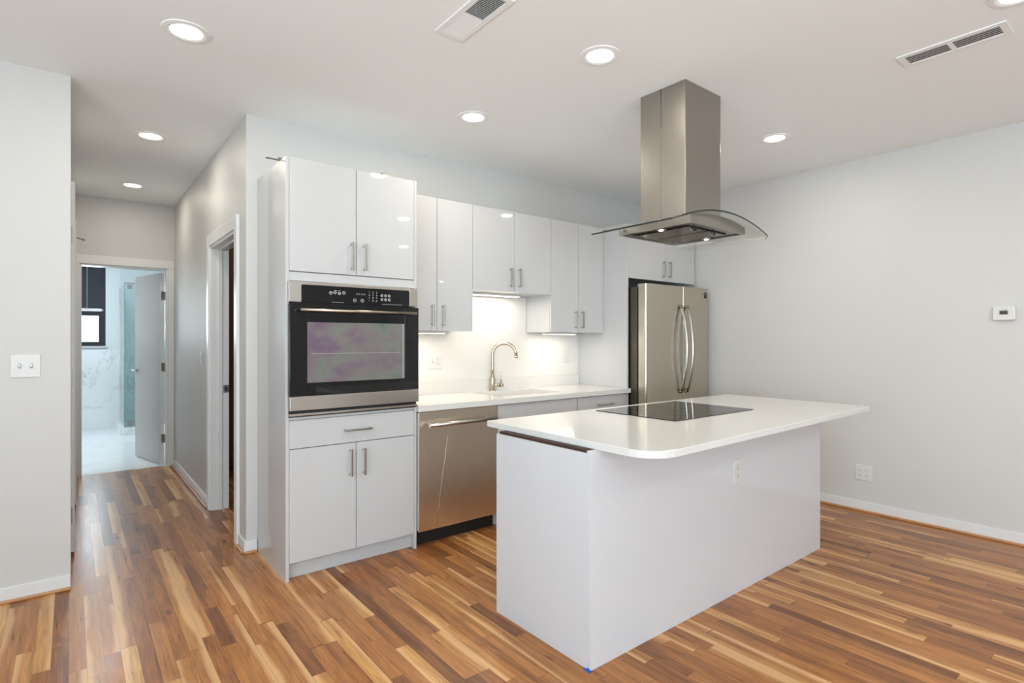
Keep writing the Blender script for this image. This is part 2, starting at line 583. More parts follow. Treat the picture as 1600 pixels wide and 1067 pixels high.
# baseboards with their oak shoe moulding
BBH, BBT, SH = 0.078, 0.013, 0.016


def baseboard(name, x0, x1, y0, y1, side):
    """side: direction the wall faces, the board grows that way"""
    if side == '-Y':
        b = (x0, x1, y0 - BBT, y0); s = (x0, x1, y0 - BBT - SH, y0 - BBT)
    elif side == '-X':
        b = (x0 - BBT, x0, y0, y1); s = (x0 - BBT - SH, x0 - BBT, y0, y1)
    else:
        b = (x0, x0 + BBT, y0, y1); s = (x0 + BBT, x0 + BBT + SH, y0, y1)
    o = struct(bx(name, *b, 0.0, BBH, M['trim'], bevel=0.003))
    q = bx('shoe_moulding', *s, 0.0, SH, M['shoe'], o, bevel=0.005)
    q['label'] = 'thin oak shoe moulding'
    return o


baseboard('baseboard_right', XR, XR, YR, -0.27, '-X')
baseboard('baseboard_left_front', XW, XL, YL, YL, '-Y')
baseboard('baseboard_kitchen', XH - BBT, -0.003, YK, YK, '-Y')
baseboard('baseboard_hall_corner', XH, XH, YK, HR0 - 0.085, '-X')
baseboard('baseboard_hall_right', XH, XH, HR1 + 0.085, YE - 0.02, '-X')

# door trims
CT = 0.02


def casing_hall_right():
    def b(bm):
        x0, x1 = XH - CT, XH
        box(bm, x0, x1, HR0 - 0.075, HR0, 0, DH)
        box(bm, x0, x1, HR1, HR1 + 0.075, 0, DH)
        box(bm, x0, x1, HR0 - 0.075, HR1 + 0.075, DH, DH + 0.085)
    struct(obj('trim_1', b, M['trim'], bevel=0.003))

    def j(bm):
        x0, x1 = XH - 0.004, XH + T + 0.004
        box(bm, x0, x1, HR0 - 0.001, HR0 + 0.018, 0, DH)
        box(bm, x0, x1, HR1 - 0.018, HR1 + 0.001, 0, DH)
        box(bm, x0, x1, HR0 + 0.018, HR1 - 0.018, DH - 0.018, DH + 0.001)
        # stops
        box(bm, XH + 0.045, XH + 0.075, HR1 - 0.030, HR1 - 0.018, 0, DH - 0.018)
        box(bm, XH + 0.045, XH + 0.075, HR0 + 0.018, HR1 - 0.018, DH - 0.030, DH - 0.018)
    jb = struct(obj('trim_2', j, M['trim'], bevel=0.002))
    sp = bx('strike_plate', XH + 0.082, XH + 0.122, HR1 - 0.021, HR1 - 0.0185, 0.915, 0.975, M['hinge'], jb, bevel=0.002)
    sp['label'] = 'dark steel strike plate'
    bx('latch_hole', XH + 0.094, XH + 0.110, HR1 - 0.0225, HR1 - 0.0208, 0.930, 0.960, M['blackpl'], sp)


casing_hall_right()
# brown panelled wall unit seen as a sliver through the doorway
w = thing('wardrobe', 'dark brown wardrobe seen as a sliver through the hallway doorway', 'wardrobe', (0.9, 3.3, 0))
bx('body', 0.30, 1.70, 3.05, 3.60, 0.0, 2.35, M['brown'], w, 0.004)
bx('door', 0.31, 0.99, 3.03, 3.05, 0.06, 2.33, M['brown'], w, 0.003)
bx('door', 1.01, 1.69, 3.03, 3.05, 0.06, 2.33, M['brown'], w, 0.003)


def casing_end():
    def b(bm):
        y0, y1 = YE - CT, YE
        box(bm, XL + 0.001, BX0, y0, y1, 0, BH)
        box(bm, BX1, XH - 0.001, y0, y1, 0, BH)
        box(bm, XL + 0.001, XH - 0.001, y0, y1, BH, BH + 0.085)
    struct(obj('trim_3', b, M['trim'], bevel=0.003))

    def j(bm):
        box(bm, BX0 - 0.001, BX0 + 0.016, YE - 0.004, YE + T + 0.004, 0, BH)
        box(bm, BX1 - 0.016, BX1 + 0.001, YE - 0.004, YE + T + 0.004, 0, BH)
        box(bm, BX0 + 0.016, BX1 - 0.016, YE - 0.004, YE + T + 0.004, BH - 0.016, BH + 0.001)
    struct(obj('trim_4', j, M['trim'], bevel=0.002))


casing_end()

# bathroom door, hinged on the right jamb and swung into the bathroom
dd = bpy.data.objects.new('door_1', None)
dd.location = (-0.146, YE + T + 0.008, 0.012)
COL.objects.link(dd)
dd['kind'] = 'structure'
DW = 0.70
dang = math.radians(14.0)


def door_slab(bm):
    box(bm, dd.location.x - 0.035, dd.location.x, dd.location.y, dd.location.y + DW, 0.012, 2.045)


obj('panel', door_slab, M['doorpaint'], dd, 0.003)
bx('edge_strip', dd.location.x - 0.0345, dd.location.x - 0.0005, dd.location.y - 0.0015, dd.location.y, 0.014, 2.043, M['trim'], dd)
for hz in (0.28, 1.04, 1.80):
    bx('hinge', dd.location.x - 0.026, dd.location.x + 0.007, dd.location.y - 0.006, dd.location.y - 0.0015, hz - 0.045, hz + 0.045, M['hinge'], dd, 0.001)


def lever(bm):
    x, y = dd.location.x, dd.location.y + DW - 0.06
    cyl(bm, (x - 0.035, y, 0.985), (x - 0.043, y, 0.985), 0.026)
    cyl(bm, (x - 0.043, y, 0.985), (x - 0.085, y, 0.985), 0.009)
    tube(bm, [(x - 0.083, y, 0.985), (x - 0.086, y - 0.03, 0.985), (x - 0.084, y - 0.11, 0.983)], 0.008, 12)


obj('lever_handle', lever, M['nickel'], dd)
dd.rotation_euler = (0, 0, dang)

# flat closet doors on the hallway left wall (seen almost edge on)


def hall_slab(name, y0, y1, x1, z0, z1, hinges):
    o = struct(bx(name, XL + 0.0005, x1, y0, y1, z0, z1, M['trim'], bevel=0.002))
    for hz in hinges:
        bx('hinge', XL + 0.0005, XL + 0.008, y0 - 0.004, y0 - 0.0005, hz - 0.05, hz + 0.05, M['hinge'], o)
    return o


hall_slab('door_2', 1.22, 1.95, -0.9015, 0.02, 2.31, (0.25, 1.10, 1.98))
hall_slab('door_3', 2.45, 3.20, -0.884, 0.02, 2.285, (2.1,))
cat_ = tag(obj('door_stop', lambda bm: (cyl(bm, (-0.884, 2.7, 2.18), (-0.835, 2.7, 2.165), 0.006), cyl(bm, (-0.842, 2.7, 2.167), (-0.832, 2.7, 2.164), 0.010)), M['hinge']),
           'small metal catch sticking out high on the left hallway wall', 'door catch')

# ------------------------------------------------------------------ bathroom fittings
wb = bpy.data.objects.new('window_3', None)
wb.location = ((WX0 + WX1) / 2, YB + 0.08, WZ0)
COL.objects.link(wb)
wb['kind'] = 'structure'


def bath_frame(bm):
    y0, y1 = YB + 0.03, YB + 0.09
    box(bm, WX0, WX0 + 0.05, y0, y1, WZ0, WZ1)
    box(bm, WX1 - 0.05, WX1, y0, y1, WZ0, WZ1)
    box(bm, WX0 + 0.05, WX1 - 0.05, y0, y1, WZ1 - 0.05, WZ1)
    box(bm, WX0 + 0.05, WX1 - 0.05, y0, y1, WZ0, WZ0 + 0.04)


def bath_sash(bm):
    y0, y1 = YB + 0.045, YB + 0.08
    box(bm, WX0 + 0.05, WX1 - 0.05, y0, y1, 1.69, 1.76)
    box(bm, WX1 - 0.082, WX1 - 0.05, y0, y1, WZ0 + 0.04, 1.69)
    box(bm, WX0 + 0.05, WX0 + 0.082, y0, y1, WZ0 + 0.04, 1.69)
    box(bm, WX0 + 0.082, WX1 - 0.082, y0, y1, WZ0 + 0.04, WZ0 + 0.065)


obj('window_frame', bath_frame, M['wframe'], wb)
obj('sash', bath_sash, M['wframe'], wb)
bx('pane', WX0 + 0.082, WX1 - 0.082, YB + 0.060, YB + 0.064, WZ0 + 0.065, 1.69, M['glass'], wb)
bx('pane', WX0 + 0.05, WX1 - 0.05, YB + 0.060, YB + 0.064, 1.76, WZ1 - 0.05, M['glass'], wb)
bx('window_sill', WX0 - 0.04, WX1 + 0.03, YB - 0.035, YB + 0.02, WZ0 - 0.028, WZ0, M['trim'], wb, 0.004)

bl = thing('window_blind', 'dark slatted blind covering the top half of the bathroom window', 'blind', (-0.93, YB, WZ1))


def slats(bm):
    z = 1.80
    while z < WZ1 - 0.04:
        box(bm, WX0 + 0.008, WX1 - 0.008, YB - 0.008, YB + 0.014, z, z + 0.0016, Matrix.Rotation(math.radians(58), 3, 'X'))
        z += 0.0185


obj('slats', slats, M['blind'], bl)
bx('head_rail', WX0 + 0.005, WX1 - 0.005, YB - 0.012, YB + 0.022, WZ1 - 0.04, WZ1 - 0.001, M['blind'], bl, 0.002)
q = bx('bottom_rail', WX0 + 0.008, WX1 - 0.03, YB - 0.012, YB + 0.016, 1.762, 1.785, M['plate'], bl, 0.002)
q['label'] = 'white bottom rail'
obj('cord', lambda bm: cyl(bm, (-0.735, YB - 0.014, 1.78), (-0.735, YB - 0.014, 2.42), 0.003, seg=8), M['cord'], bl)

# glass shower with a marble kerb
SX, SY = -0.335, 6.32
sh = thing('shower_enclosure', 'frameless glass shower panels on a low marble kerb in bathroom corner', 'shower enclosure', (0.2, 6.7, 0))


def kerb(bm):
    box(bm, SX - 0.06, SX + 0.06, SY - 0.06, YB - 0.013, 0, 0.10)
    box(bm, SX + 0.06, 0.899, SY - 0.06, SY + 0.06, 0, 0.10)


obj('kerb', kerb, M['marblef'], sh, 0.003)
bx('side_glass_panel', SX - 0.005, SX + 0.005, SY + 0.012, YB - 0.016, 0.105, 2.12, M['showerglass'], sh)
bx('glass_door', SX, 0.40, SY - 0.005, SY + 0.005, 0.112, 2.12, M['showerglass'], sh)
bx('front_glass_panel', 0.41, 0.895, SY - 0.005, SY + 0.005, 0.105, 2.12, M['showerglass'], sh)
for zz in (0.125, 2.05):
    bx('clamp', SX + 0.03, SX + 0.09, SY - 0.016, SY + 0.016, zz, zz + 0.055, M['hinge'] if zz < 1 else M['nickel'], sh, 0.002)
obj('top_rail', lambda bm: box(bm, SX, 0.895, SY - 0.008, SY + 0.008, 2.12, 2.135), M['nickel'], sh)
bx('panel_channel', SX - 0.008, SX + 0.008, YB - 0.0165, YB - 0.0125, 0.105, 2.12, M['nickel'], sh)

# ------------------------------------------------------------------ pull handles


def pull(parent, c, length, vertical, yface, mat=None):
    """square bar pull on a face looking to -Y; c = (x, z) of its centre"""
    x, z = c
    r = 0.0055
    d = 0.030

    def b(bm):
        if vertical:
            box(bm, x - r, x + r, yface - d - r, yface - d + r, z - length / 2, z + length / 2)
            for s in (-1, 1):
                zz = z + s * (length / 2 - 0.010)
                box(bm, x - r, x + r, yface - d + r, yface, zz - r, zz + r)
        else:
            box(bm, x - length / 2, x + length / 2, yface - d - r, yface - d + r, z - r, z + r)
            for s in (-1, 1):
                xx = x + s * (length / 2 - 0.010)
                box(bm, xx - r, xx + r, yface - d + r, yface, z - r, z + r)
    return obj('handle', b, mat or M['nickel'], parent, 0.0015)


G = 0.0018   # half of the gap between fronts

# ------------------------------------------------------------------ tall oven cabinet
TX0, TX1, TZ = 0.0, 0.806, 2.343
t = thing('tall_oven_cabinet', 'tall glossy white cabinet housing the wall oven beside the hallway', 'cabinet', (0.403, 0.3, 0))
YB_ = YK - 0.003
bx('side_panel', TX0, TX0 + 0.018, 0.0, YB_, 0.0, TZ - 0.0, M['lac'], t, 0.001)
bx('side_panel', TX1 - 0.016, TX1, 0.0, YB_, 0.0, TZ, M['lac'], t, 0.001)


def tall_carcass(bm):
    a, b = TX0 + 0.018, TX1 - 0.016
    box(bm, a, b, 0.022, YB_, TZ - 0.018, TZ)
    box(bm, a, b, 0.022, YB_, 1.690, 1.708)
    box(bm, a, b, 0.022, YB_, 0.880, 0.898)
    box(bm, a, b, 0.022, YB_, 0.100, 0.118)
    box(bm, a, b, YB_ - 0.01, YB_, 0.118, TZ - 0.018)


obj('carcass', tall_carcass, M['carcass'], t)
bx('toe_kick', TX0 + 0.018, TX1 - 0.016, 0.050, 0.066, 0.0, 0.100, M['lac'], t)
bx('fascia', TX0 + 0.018, TX1 - 0.016, 0.003, 0.021, 1.660, 1.710, M['lac'], t, 0.001)
bx('fascia', TX0 + 0.018, TX1 - 0.016, 0.003, 0.021, 0.888, 0.902, M['lac'], t, 0.001)
xm = 0.4035
d1 = bx('door', TX0 + 0.018 + G, xm - G, 0.0, 0.019, 1.714, TZ, M['lac'], t, 0.001)
d2 = bx('door', xm + G, TX1, -0.0195, -0.0005, 1.714, TZ, M['lac'], t, 0.001) if False else bx('door', xm + G, TX1 - 0.016 - G, 0.0, 0.019, 1.714, TZ, M['lac'], t, 0.001)
pull(d1, (0.372, 1.822), 0.165, True, 0.0)
pull(d2, (0.452, 1.822), 0.160, True, 0.0)
dr = bx('drawer', TX0 + 0.018 + G, TX1 - 0.016 - G, 0.0, 0.019, 0.728, 0.884, M['lac'], t, 0.001)
pull(dr, (0.409, 0.803), 0.170, False, 0.0)
d3 = bx('door', TX0 + 0.018 + G, xm - G, 0.0, 0.019, 0.098, 0.724, M['lac'], t, 0.001)
d4 = bx('door', xm + G, TX1 - 0.016 - G, 0.0, 0.019, 0.098, 0.724, M['lac'], t, 0.001)
pull(d3, (0.366, 0.612), 0.160, True, 0.0)
pull(d4, (0.448, 0.609), 0.158, True, 0.0)

# ------------------------------------------------------------------ wall oven
OX0, OX1 = 0.0195, 0.7885
ov = thing('wall_oven', 'black glass and stainless steel built-in oven in the tall white cabinet', 'oven', (0.404, 0.25, 0.899))
bx('oven_body', OX0 + 0.02, OX1 - 0.02, 0.0, 0.55, 0.905, 1.650, M['blackpl'], ov)


def ctrl_frame(bm):
    z0, z1 = 1.541, 1.656
    y0, y1 = -0.026, -0.0005
    box(bm, 0.009, 0.078, y0, y1, z0, z1)
    box(bm, 0.742, 0.800, y0, y1, z0, z1)
    box(bm, 0.078, 0.742, y0, y1, 1.638, z1)


cf = obj('control_frame', ctrl_frame, M['steel'], ov, 0.002)


def ctrl_glass(bm):
    pts = []
    r = 0.014
    x0, x1, z0, z1 = 0.078, 0.742, 1.541, 1.638
    pts = [(x0, z0), (x1, z0)]
    for a in range(0, 91, 15):
        pts.append((x1 - r + r * math.cos(math.radians(a)), z1 - r + r * math.sin(math.radians(a))))
    for a in range(90, 181, 15):
        pts.append((x0 + r + r * math.cos(math.radians(a)), z1 - r + r * math.sin(math.radians(a))))
    va = [bm.verts.new((x, -0.0275, z)) for x, z in pts]
    vb = [bm.verts.new((x, -0.0010, z)) for x, z in pts]
    n = len(pts)
    bm.faces.new(va)
    bm.faces.new(list(reversed(vb)))
    for i in range(n):
        bm.faces.new((va[i], vb[i], vb[(i + 1) % n], va[(i + 1) % n]))


cg = obj('control_panel', ctrl_glass, M['black'], ov)
cg['label'] = 'black touch control panel'
yy = -0.0278


def ring_icon(bm, x, z, r, t_=0.0016):
    seg = 20
    for k in range(seg):
        a0, a1 = 2 * PI * k / seg, 2 * PI * (k + 1) / seg
        v = [bm.verts.new((x + rr * math.cos(a), yy - 0.0004, z + rr * math.sin(a))) for rr, a in ((r, a0), (r, a1), (r - t_, a1), (r - t_, a0))]
        bm.faces.new(v)


for i, row in enumerate(('1 2 3', '4 5 6', '7 8 9', '0')):
    pass
digits = [['1', '2', '3'], ['4', '5', '6'], ['7', '8', '9'], ['*', '0', '#']]
for r_ in range(4):
    for c_ in range(3):
        text_mesh('keypad_digit', digits[r_][c_], (0.474 + c_ * 0.0235, yy, 1.615 - r_ * 0.0165), 0.015, M['grey_mark'], cg)


def icon(x, z, r, t_, w_):
    def b(bm):
        ring_icon(bm, x, z, r, t_)
        box(bm, x - w_, x + w_, yy - 0.0005, yy, z - 0.0015, z + 0.0015)
    obj('control_icon', b, M['grey_mark'], cg)


for c_ in range(3):
    for r_ in range(2):
        icon(0.555 + c_ * 0.024, 1.600 - r_ * 0.024, 0.0085, 0.003, 0.004)
for i, x in enumerate((0.241, 0.265, 0.291, 0.318)):
    icon(x, 1.600 + 0.004 * (i % 2), 0.0095, 0.003, 0.004)
for x in (0.384, 0.430):
    icon(x, 1.563, 0.0105, 0.0022, 0.005)
for x0, x1, z in ((0.262, 0.300, 1.6145), (0.244, 0.318, 1.5465), (0.555, 0.690, 1.5465)):
    bx('control_line', x0, x1, yy - 0.0005, yy, z, z + 0.0016, M['grey_mark'], cg)


def seg_clock(bm):
    for k in range(4):
        x = 0.393 + k * 0.0145 + (0.003 if k > 1 else 0)
        box(bm, x, x + 0.008, yy - 0.0005, yy, 1.604, 1.6052)
        box(bm, x, x + 0.008, yy - 0.0005, yy, 1.597, 1.5982)
        box(bm, x, x + 0.0012, yy - 0.0005, yy, 1.5982, 1.604)
        box(bm, x + 0.007, x + 0.008, yy - 0.0005, yy, 1.5982, 1.604)


obj('clock_display', seg_clock, M['greypl'], cg)


def oven_door(bm):
    y0, y1 = -0.040, -0.002
    x0, x1, z0, z1 = 0.010, 0.799, 1.020, 1.533
    a0, a1, b0, b1 = 0.104, 0.703, 1.092, 1.432
    box(bm, x0, a0, y0, y1, z0, z1)
    box(bm, a1, x1, y0, y1, z0, z1)
    box(bm, a0, a1, y0, y1, z0, b0)
    box(bm, a0, a1, y0, y1, b1, z1)
    box(bm, a0, a1, y0 + 0.012, y1, b0, b1)


od = obj('oven_door', oven_door, M['black'], ov, 0.0015)
ow = bx('window', 0.105, 0.702, -0.0385, -0.0285, 1.093, 1.431, M['ovenwin'], od)
ow['label'] = 'greenish purple coated window'
bx('inner_rack_line', 0.125, 0.665, -0.0390, -0.0384, 1.253, 1.2555, M['greypl'], ow)
bx('window_trim', 0.688, 0.694, -0.0392, -0.0384, 1.095, 1.425, M['greypl'], ow)
bx('door_band', 0.010, 0.799, -0.042, -0.003, 0.942, 1.0195, M['steel'], ov, 0.002)
bx('vent_gap', 0.014, 0.795, -0.012, -0.0005, 0.904, 0.9415, M['blackpl'], ov)
bx('bottom_strip', 0.010, 0.799, -0.030, -0.001, 0.912, 0.924, M['steel'], ov, 0.001)


def ohandle(bm):
    z = 1.496
    cyl(bm, (0.055, -0.085, z), (0.762, -0.085, z), 0.0085)
    for x in (0.066, 0.752):
        cyl(bm, (x, -0.085, z), (x, -0.040, z + 0.004), 0.008)


obj('handle', ohandle, M['champagne'], ov)

# loose metal pieces lying on top of the tall cabinet
tag(obj('metal_bracket', lambda bm: (box(bm, -0.075, 0.06, 0.10, 0.122, TZ, TZ + 0.004), box(bm, -0.012, 0.030, 0.10, 0.103, TZ + 0.004, TZ + 0.014)), M['hinge'], bevel=0.001),
    'grey metal strip lying on the tall cabinet top, overhanging its hallway edge', 'bracket')
tag(obj('cabinet_hinge', lambda bm: (box(bm, 0.575, 0.640, 0.004, 0.060, TZ, TZ + 0.013), box(bm, 0.585, 0.600, 0.006, 0.030, TZ + 0.013, TZ + 0.018), box(bm, 0.612, 0.628, 0.006, 0.030, TZ + 0.013, TZ + 0.018)), M['hinge'], bevel=0.001),
    'small dark metal hinge left on the tall cabinet top above right door', 'hinge')

# ------------------------------------------------------------------ dishwasher
dwx0, dwx1 = 0.812, 1.450
dw = thing('dishwasher', 'stainless steel dishwasher between the oven cabinet and the sink', 'dishwasher', (1.13, 0.3, 0))
bx('tub', dwx0 + 0.01, dwx1 - 0.01, 0.05, 0.56, 0.11, 0.865, M['blackpl'], dw)
bx('toe_kick', dwx0, dwx1, 0.052, 0.075, 0.0, 0.108, M['blackpl'], dw)
dwd = bx('door', dwx0 + 0.006, dwx1 - 0.003, -0.006, 0.045, 0.098, 0.868, M['steel_dw'], dw, 0.003)
bx('door_liner', dwx0 + 0.002, dwx0 + 0.006, 0.004, 0.044, 0.11, 0.86, M['greypl'], dw)


def dhandle(bm):
    z = 0.785
    cyl(bm, (0.868, -0.060, z), (1.405, -0.060, z), 0.0145)
    for x in (0.900, 1.372):
        cyl(bm, (x, -0.060, z), (x, -0.006, z), 0.010)


obj('handle', dhandle, M['steel'], dw)


def crease(bm):
    tube(bm, [(1.035, -0.0062, 0.70), (1.015, -0.0062, 0.55), (0.985, -0.0062, 0.38), (0.965, -0.0062, 0.22), (0.955, -0.0062, 0.11)], 0.0016, 6)


q = obj('film_crease', crease, M['nickel'], dwd)
q['label'] = 'pale diagonal crease in the protective film'

# ------------------------------------------------------------------ base cabinets right of the dishwasher
sb = thing('sink_base_cabinet', 'white base cabinet under the sink, beside the dishwasher', 'cabinet', (1.85, 0.3, 0))
bx('carcass', 1.455, 2.250, 0.021, 0.585, 0.10, 0.60, M['carcass'], sb)
bx('toe_kick', 1.455, 2.250, 0.065, 0.080, 0.0, 0.10, M['lac'], sb)
bx('false_drawer_front', 1.455 + G, 2.252 - G, 0.0, 0.019, 0.728, 0.866, M['lac'], sb, 0.001)
for a, b, hx in ((1.455, 1.852, 1.815), (1.852, 2.252, 1.890)):
    d = bx('door', a + G, b - G, 0.0, 0.019, 0.104, 0.724, M['lac'], sb, 0.001)
    pull(d, (hx, 0.62), 0.16, True, 0.0)
db = thing('drawer_base_cabinet', 'white base cabinet of drawers next to the refrigerator', 'cabinet', (2.55, 0.3, 0))
bx('carcass', 2.256, 2.858, 0.021, 0.585, 0.10, 0.866, M['carcass'], db)
bx('toe_kick', 2.256, 2.858, 0.065, 0.080, 0.0, 0.10, M['lac'], db)
for z0, z1 in ((0.728, 0.866), (0.418, 0.724), (0.104, 0.414)):
    d = bx('drawer', 2.256 + G, 2.860 - G, 0.0, 0.019, z0, z1, M['lac'], db, 0.001)
    pull(d, (2.575, (z0 + z1) / 2 - (0.002 if z0 > 0.7 else -0.08)), 0.19, False, 0.0, M['champagne'])

# worktop with a hole for the sink
CZ0, CZ1 = 0.872, 0.910
ct = thing('kitchen_worktop', 'white quartz worktop over the dishwasher and base cabinets along the wall', 'worktop', (1.85, 0.3, CZ0))
SK = (1.575, 2.205, 0.115, 0.505)


def worktop(bm):
    x0, x1, y0, y1 = 0.809, 2.860, -0.022, YK - 0.002
    box(bm, x0, SK[0], y0, y1, CZ0, CZ1)
    box(bm, SK[1], x1, y0, y1, CZ0, CZ1)
    box(bm, SK[0], SK[1], y0, SK[2], CZ0, CZ1)
    box(bm, SK[0], SK[1], SK[3], y1, CZ0, CZ1)
    box(bm, x1, 2.889, y0, -0.002, CZ0, CZ1)


obj('slab', worktop, M['quartz'], ct)
tag(bx('worktop_upstand', 0.809, 2.858, YK - 0.018, YK - 0.002, CZ1, 1.005, M['quartz'], bevel=0.001), 'low white quartz upstand against the wall behind the faucet', 'upstand')
sk = thing('undermount_sink', 'white undermount sink set in the kitchen worktop below faucet', 'sink', (1.89, 0.31, 0.70))


def sink_bowl(bm):
    x0, x1, y0, y1 = SK
    tk = 0.012
    z0, z1 = 0.685, CZ0 - 0.001
    box(bm, x0 - tk, x1 + tk, y0 - tk, y1 + tk, z0, z0 + tk)
    box(bm, x0 - tk, x0, y0, y1, z0 + tk, z1)
    box(bm, x1, x1 + tk, y0, y1, z0 + tk, z1)
    box(bm, x0 - tk, x1 + tk, y0 - tk, y0, z0 + tk, z1)
    box(bm, x0 - tk, x1 + tk, y1, y1 + tk, z0 + tk, z1)


obj('bowl', sink_bowl, M['sink'], sk)
obj('drain', lambda bm: cyl(bm, (1.89, 0.31, 0.697), (1.89, 0.31, 0.702), 0.045), M['nickel'], sk)

M['splash'] = lacquer('brightened_backsplash', (0.70, 0.68, 0.65), 0.3)  # paler and warmer than the wall paint, put in to brighten the backsplash
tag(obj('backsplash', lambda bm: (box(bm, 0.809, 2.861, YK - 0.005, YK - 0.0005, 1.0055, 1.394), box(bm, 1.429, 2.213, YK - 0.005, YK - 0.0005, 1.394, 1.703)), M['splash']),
    'pale panel added to brighten the wall between the worktop and the wall cabinets', 'backsplash')

fc = thing('kitchen_faucet', 'warm nickel gooseneck faucet standing behind the sink', 'faucet', (1.806, 0.545, CZ1))
fx, fy = 1.812, 0.545


def fbase(bm):
    cyl(bm, (fx, fy, CZ1), (fx, fy, CZ1 + 0.006), 0.029)
    cyl(bm, (fx, fy, CZ1 + 0.006), (fx, fy, CZ1 + 0.115), 0.0235)


obj('base', fbase, M['champagne'], fc, 0.001)


def spout(bm):
    pts = [(fx, fy, CZ1 + 0.112), (fx, fy, CZ1 + 0.18), (fx, fy, CZ1 + 0.285)]
    R = 0.098
    dx, dy = 0.80, -0.60
    for a in range(0, 166, 11):
        rr = math.radians(a)
        h = R * (1 - math.cos(rr))
        pts.append((fx + dx * h, fy + dy * h, CZ1 + 0.295 + R * math.sin(rr)))
    x, y, z = pts[-1]
    pts.append((x + 0.004 * dx, y + 0.004 * dy, z - 0.035))
    tube(bm, pts, 0.0135, 20)
    cyl(bm, (pts[-1][0], pts[-1][1], pts[-1][2] + 0.002), (pts[-1][0] + 0.002, pts[-1][1], pts[-1][2] - 0.014), 0.0150)


obj('spout', spout, M['champagne'], fc)


def flever(bm):
    z = CZ1 + 0.045
    cyl(bm, (fx, fy, z), (fx + 0.062, fy - 0.028, z), 0.014)
    cyl(bm, (fx + 0.060, fy - 0.027, z), (fx + 0.082, fy - 0.037, z), 0.0185)
    tube(bm, [(fx + 0.066, fy - 0.030, z + 0.012), (fx + 0.068, fy - 0.031, z + 0.05), (fx + 0.067, fy - 0.031, z + 0.105)], 0.005, 12)


obj('lever', flever, M['champagne'], fc)

# ------------------------------------------------------------------ wall cabinets
UY = 0.27


def wall_cabinet(name, label, x0, xs, x1, z0, hz, hl, z1=2.341, side_r=0.0):
    c = thing(name, label, 'cabinet', ((x0 + x1) / 2, 0.43, z0), 'white handled wall cabinets over the worktop')
    bx('carcass', x0 + 0.0005, x1 - 0.0005, UY + 0.020, YK - 0.003, z0, z1, M['lac'], c)
    a = bx('door', x0 + G, xs - G, UY, UY + 0.019, z0, z1, M['lac'], c, 0.001)
    b = bx('door', xs + G, x1 - G, UY, UY + 0.019, z0, z1, M['lac'], c, 0.001)
    pull(a, (xs - 0.045, hz), hl, True, UY)
    pull(b, (xs + 0.042, hz), hl, True, UY)
    return c


wall_cabinet('wall_cabinet', 'white two-door wall cabinet beside the oven tower, left of the sink', 0.808, 1.119, 1.427, 1.395, 1.505, 0.150)
wall_cabinet('wall_cabinet', 'shorter white two-door wall cabinet directly above the sink', 1.427, 1.826, 2.215, 1.705, 1.820, 0.150)
# the right cabinet: its front reaches left of the door split
c3 = thing('wall_cabinet', 'white two-door wall cabinet right of the sink, beside the tall end panel', 'cabinet', (2.4, 0.43, 1.395), 'white handled wall cabinets over the worktop')
bx('carcass', 2.2155, 2.8615, UY + 0.020, YK - 0.003, 1.395, 2.341, M['lac'], c3)
a = bx('door', 2.215 + G, 2.538 - G, UY, UY + 0.019, 1.395, 2.341, M['lac'], c3, 0.001)
b = bx('door', 2.538 + G, 2.862 - G, UY, UY + 0.019, 1.395, 2.341, M['lac'], c3, 0.001)
pull(a, (2.498, 1.505), 0.150, True, UY)
pull(b, (2.578, 1.505), 0.150, True, UY)

ep = tag(bx('tall_end_panel', 2.863, 2.883, 0.0, YK - 0.003, 0.0, 2.343, M['lac'], bevel=0.001),
         'tall white gloss end panel between the worktop and the refrigerator', 'panel')

fcab = thing('refrigerator_top_cabinet', 'white two-door cabinet above the refrigerator', 'cabinet', (3.38, 0.3, 1.872))
bx('carcass', 2.884, 3.880, 0.021, YK - 0.003, 1.872, 2.343, M['lac'], fcab)
a = bx('door', 2.884 + G, 3.412 - G, 0.0, 0.019, 1.872, 2.343, M['lac'], fcab, 0.001)
b = bx('door', 3.412 + G, 3.880 - G, 0.0, 0.019, 1.872, 2.343, M['lac'], fcab, 0.001)
pull(a, (3.368, 1.982), 0.150, True, 0.0)
pull(b, (3.460, 1.984), 0.150, True, 0.0)

# under-cabinet lights


def under_light(label, x0, x1, y, ztop, power):
    o = thing('under_cabinet_light', label, 'light', ((x0 + x1) / 2, y, ztop), 'slim lights under the wall cabinets')
    bx('housing', x0, x1, y - 0.03, y + 0.03, ztop - 0.016, ztop - 0.0005, M['plate'], o, 0.002)
    d = bx('diffuser', x0 + 0.01, x1 - 0.01, y - 0.024, y + 0.024, ztop - 0.019, ztop - 0.0165, M['strip'], o)
    area_light('under_cabinet_lamp', ((x0 + x1) / 2, y, ztop - 0.022), (0, 0, 0), x1 - x0 - 0.03, 0.04, power, (1.0, 0.90, 0.76))


under_light('slim white light strip under the wall cabinet nearest the oven', 0.90, 1.235, 0.36, 1.395, 2.0)
under_light('slim white light strip under the short cabinet above the sink', 1.45, 2.02, 0.46, 1.705, 2.7)
under_light('slim white light strip under the cabinet right of the sink', 2.25, 2.62, 0.40, 1.395, 1.3)

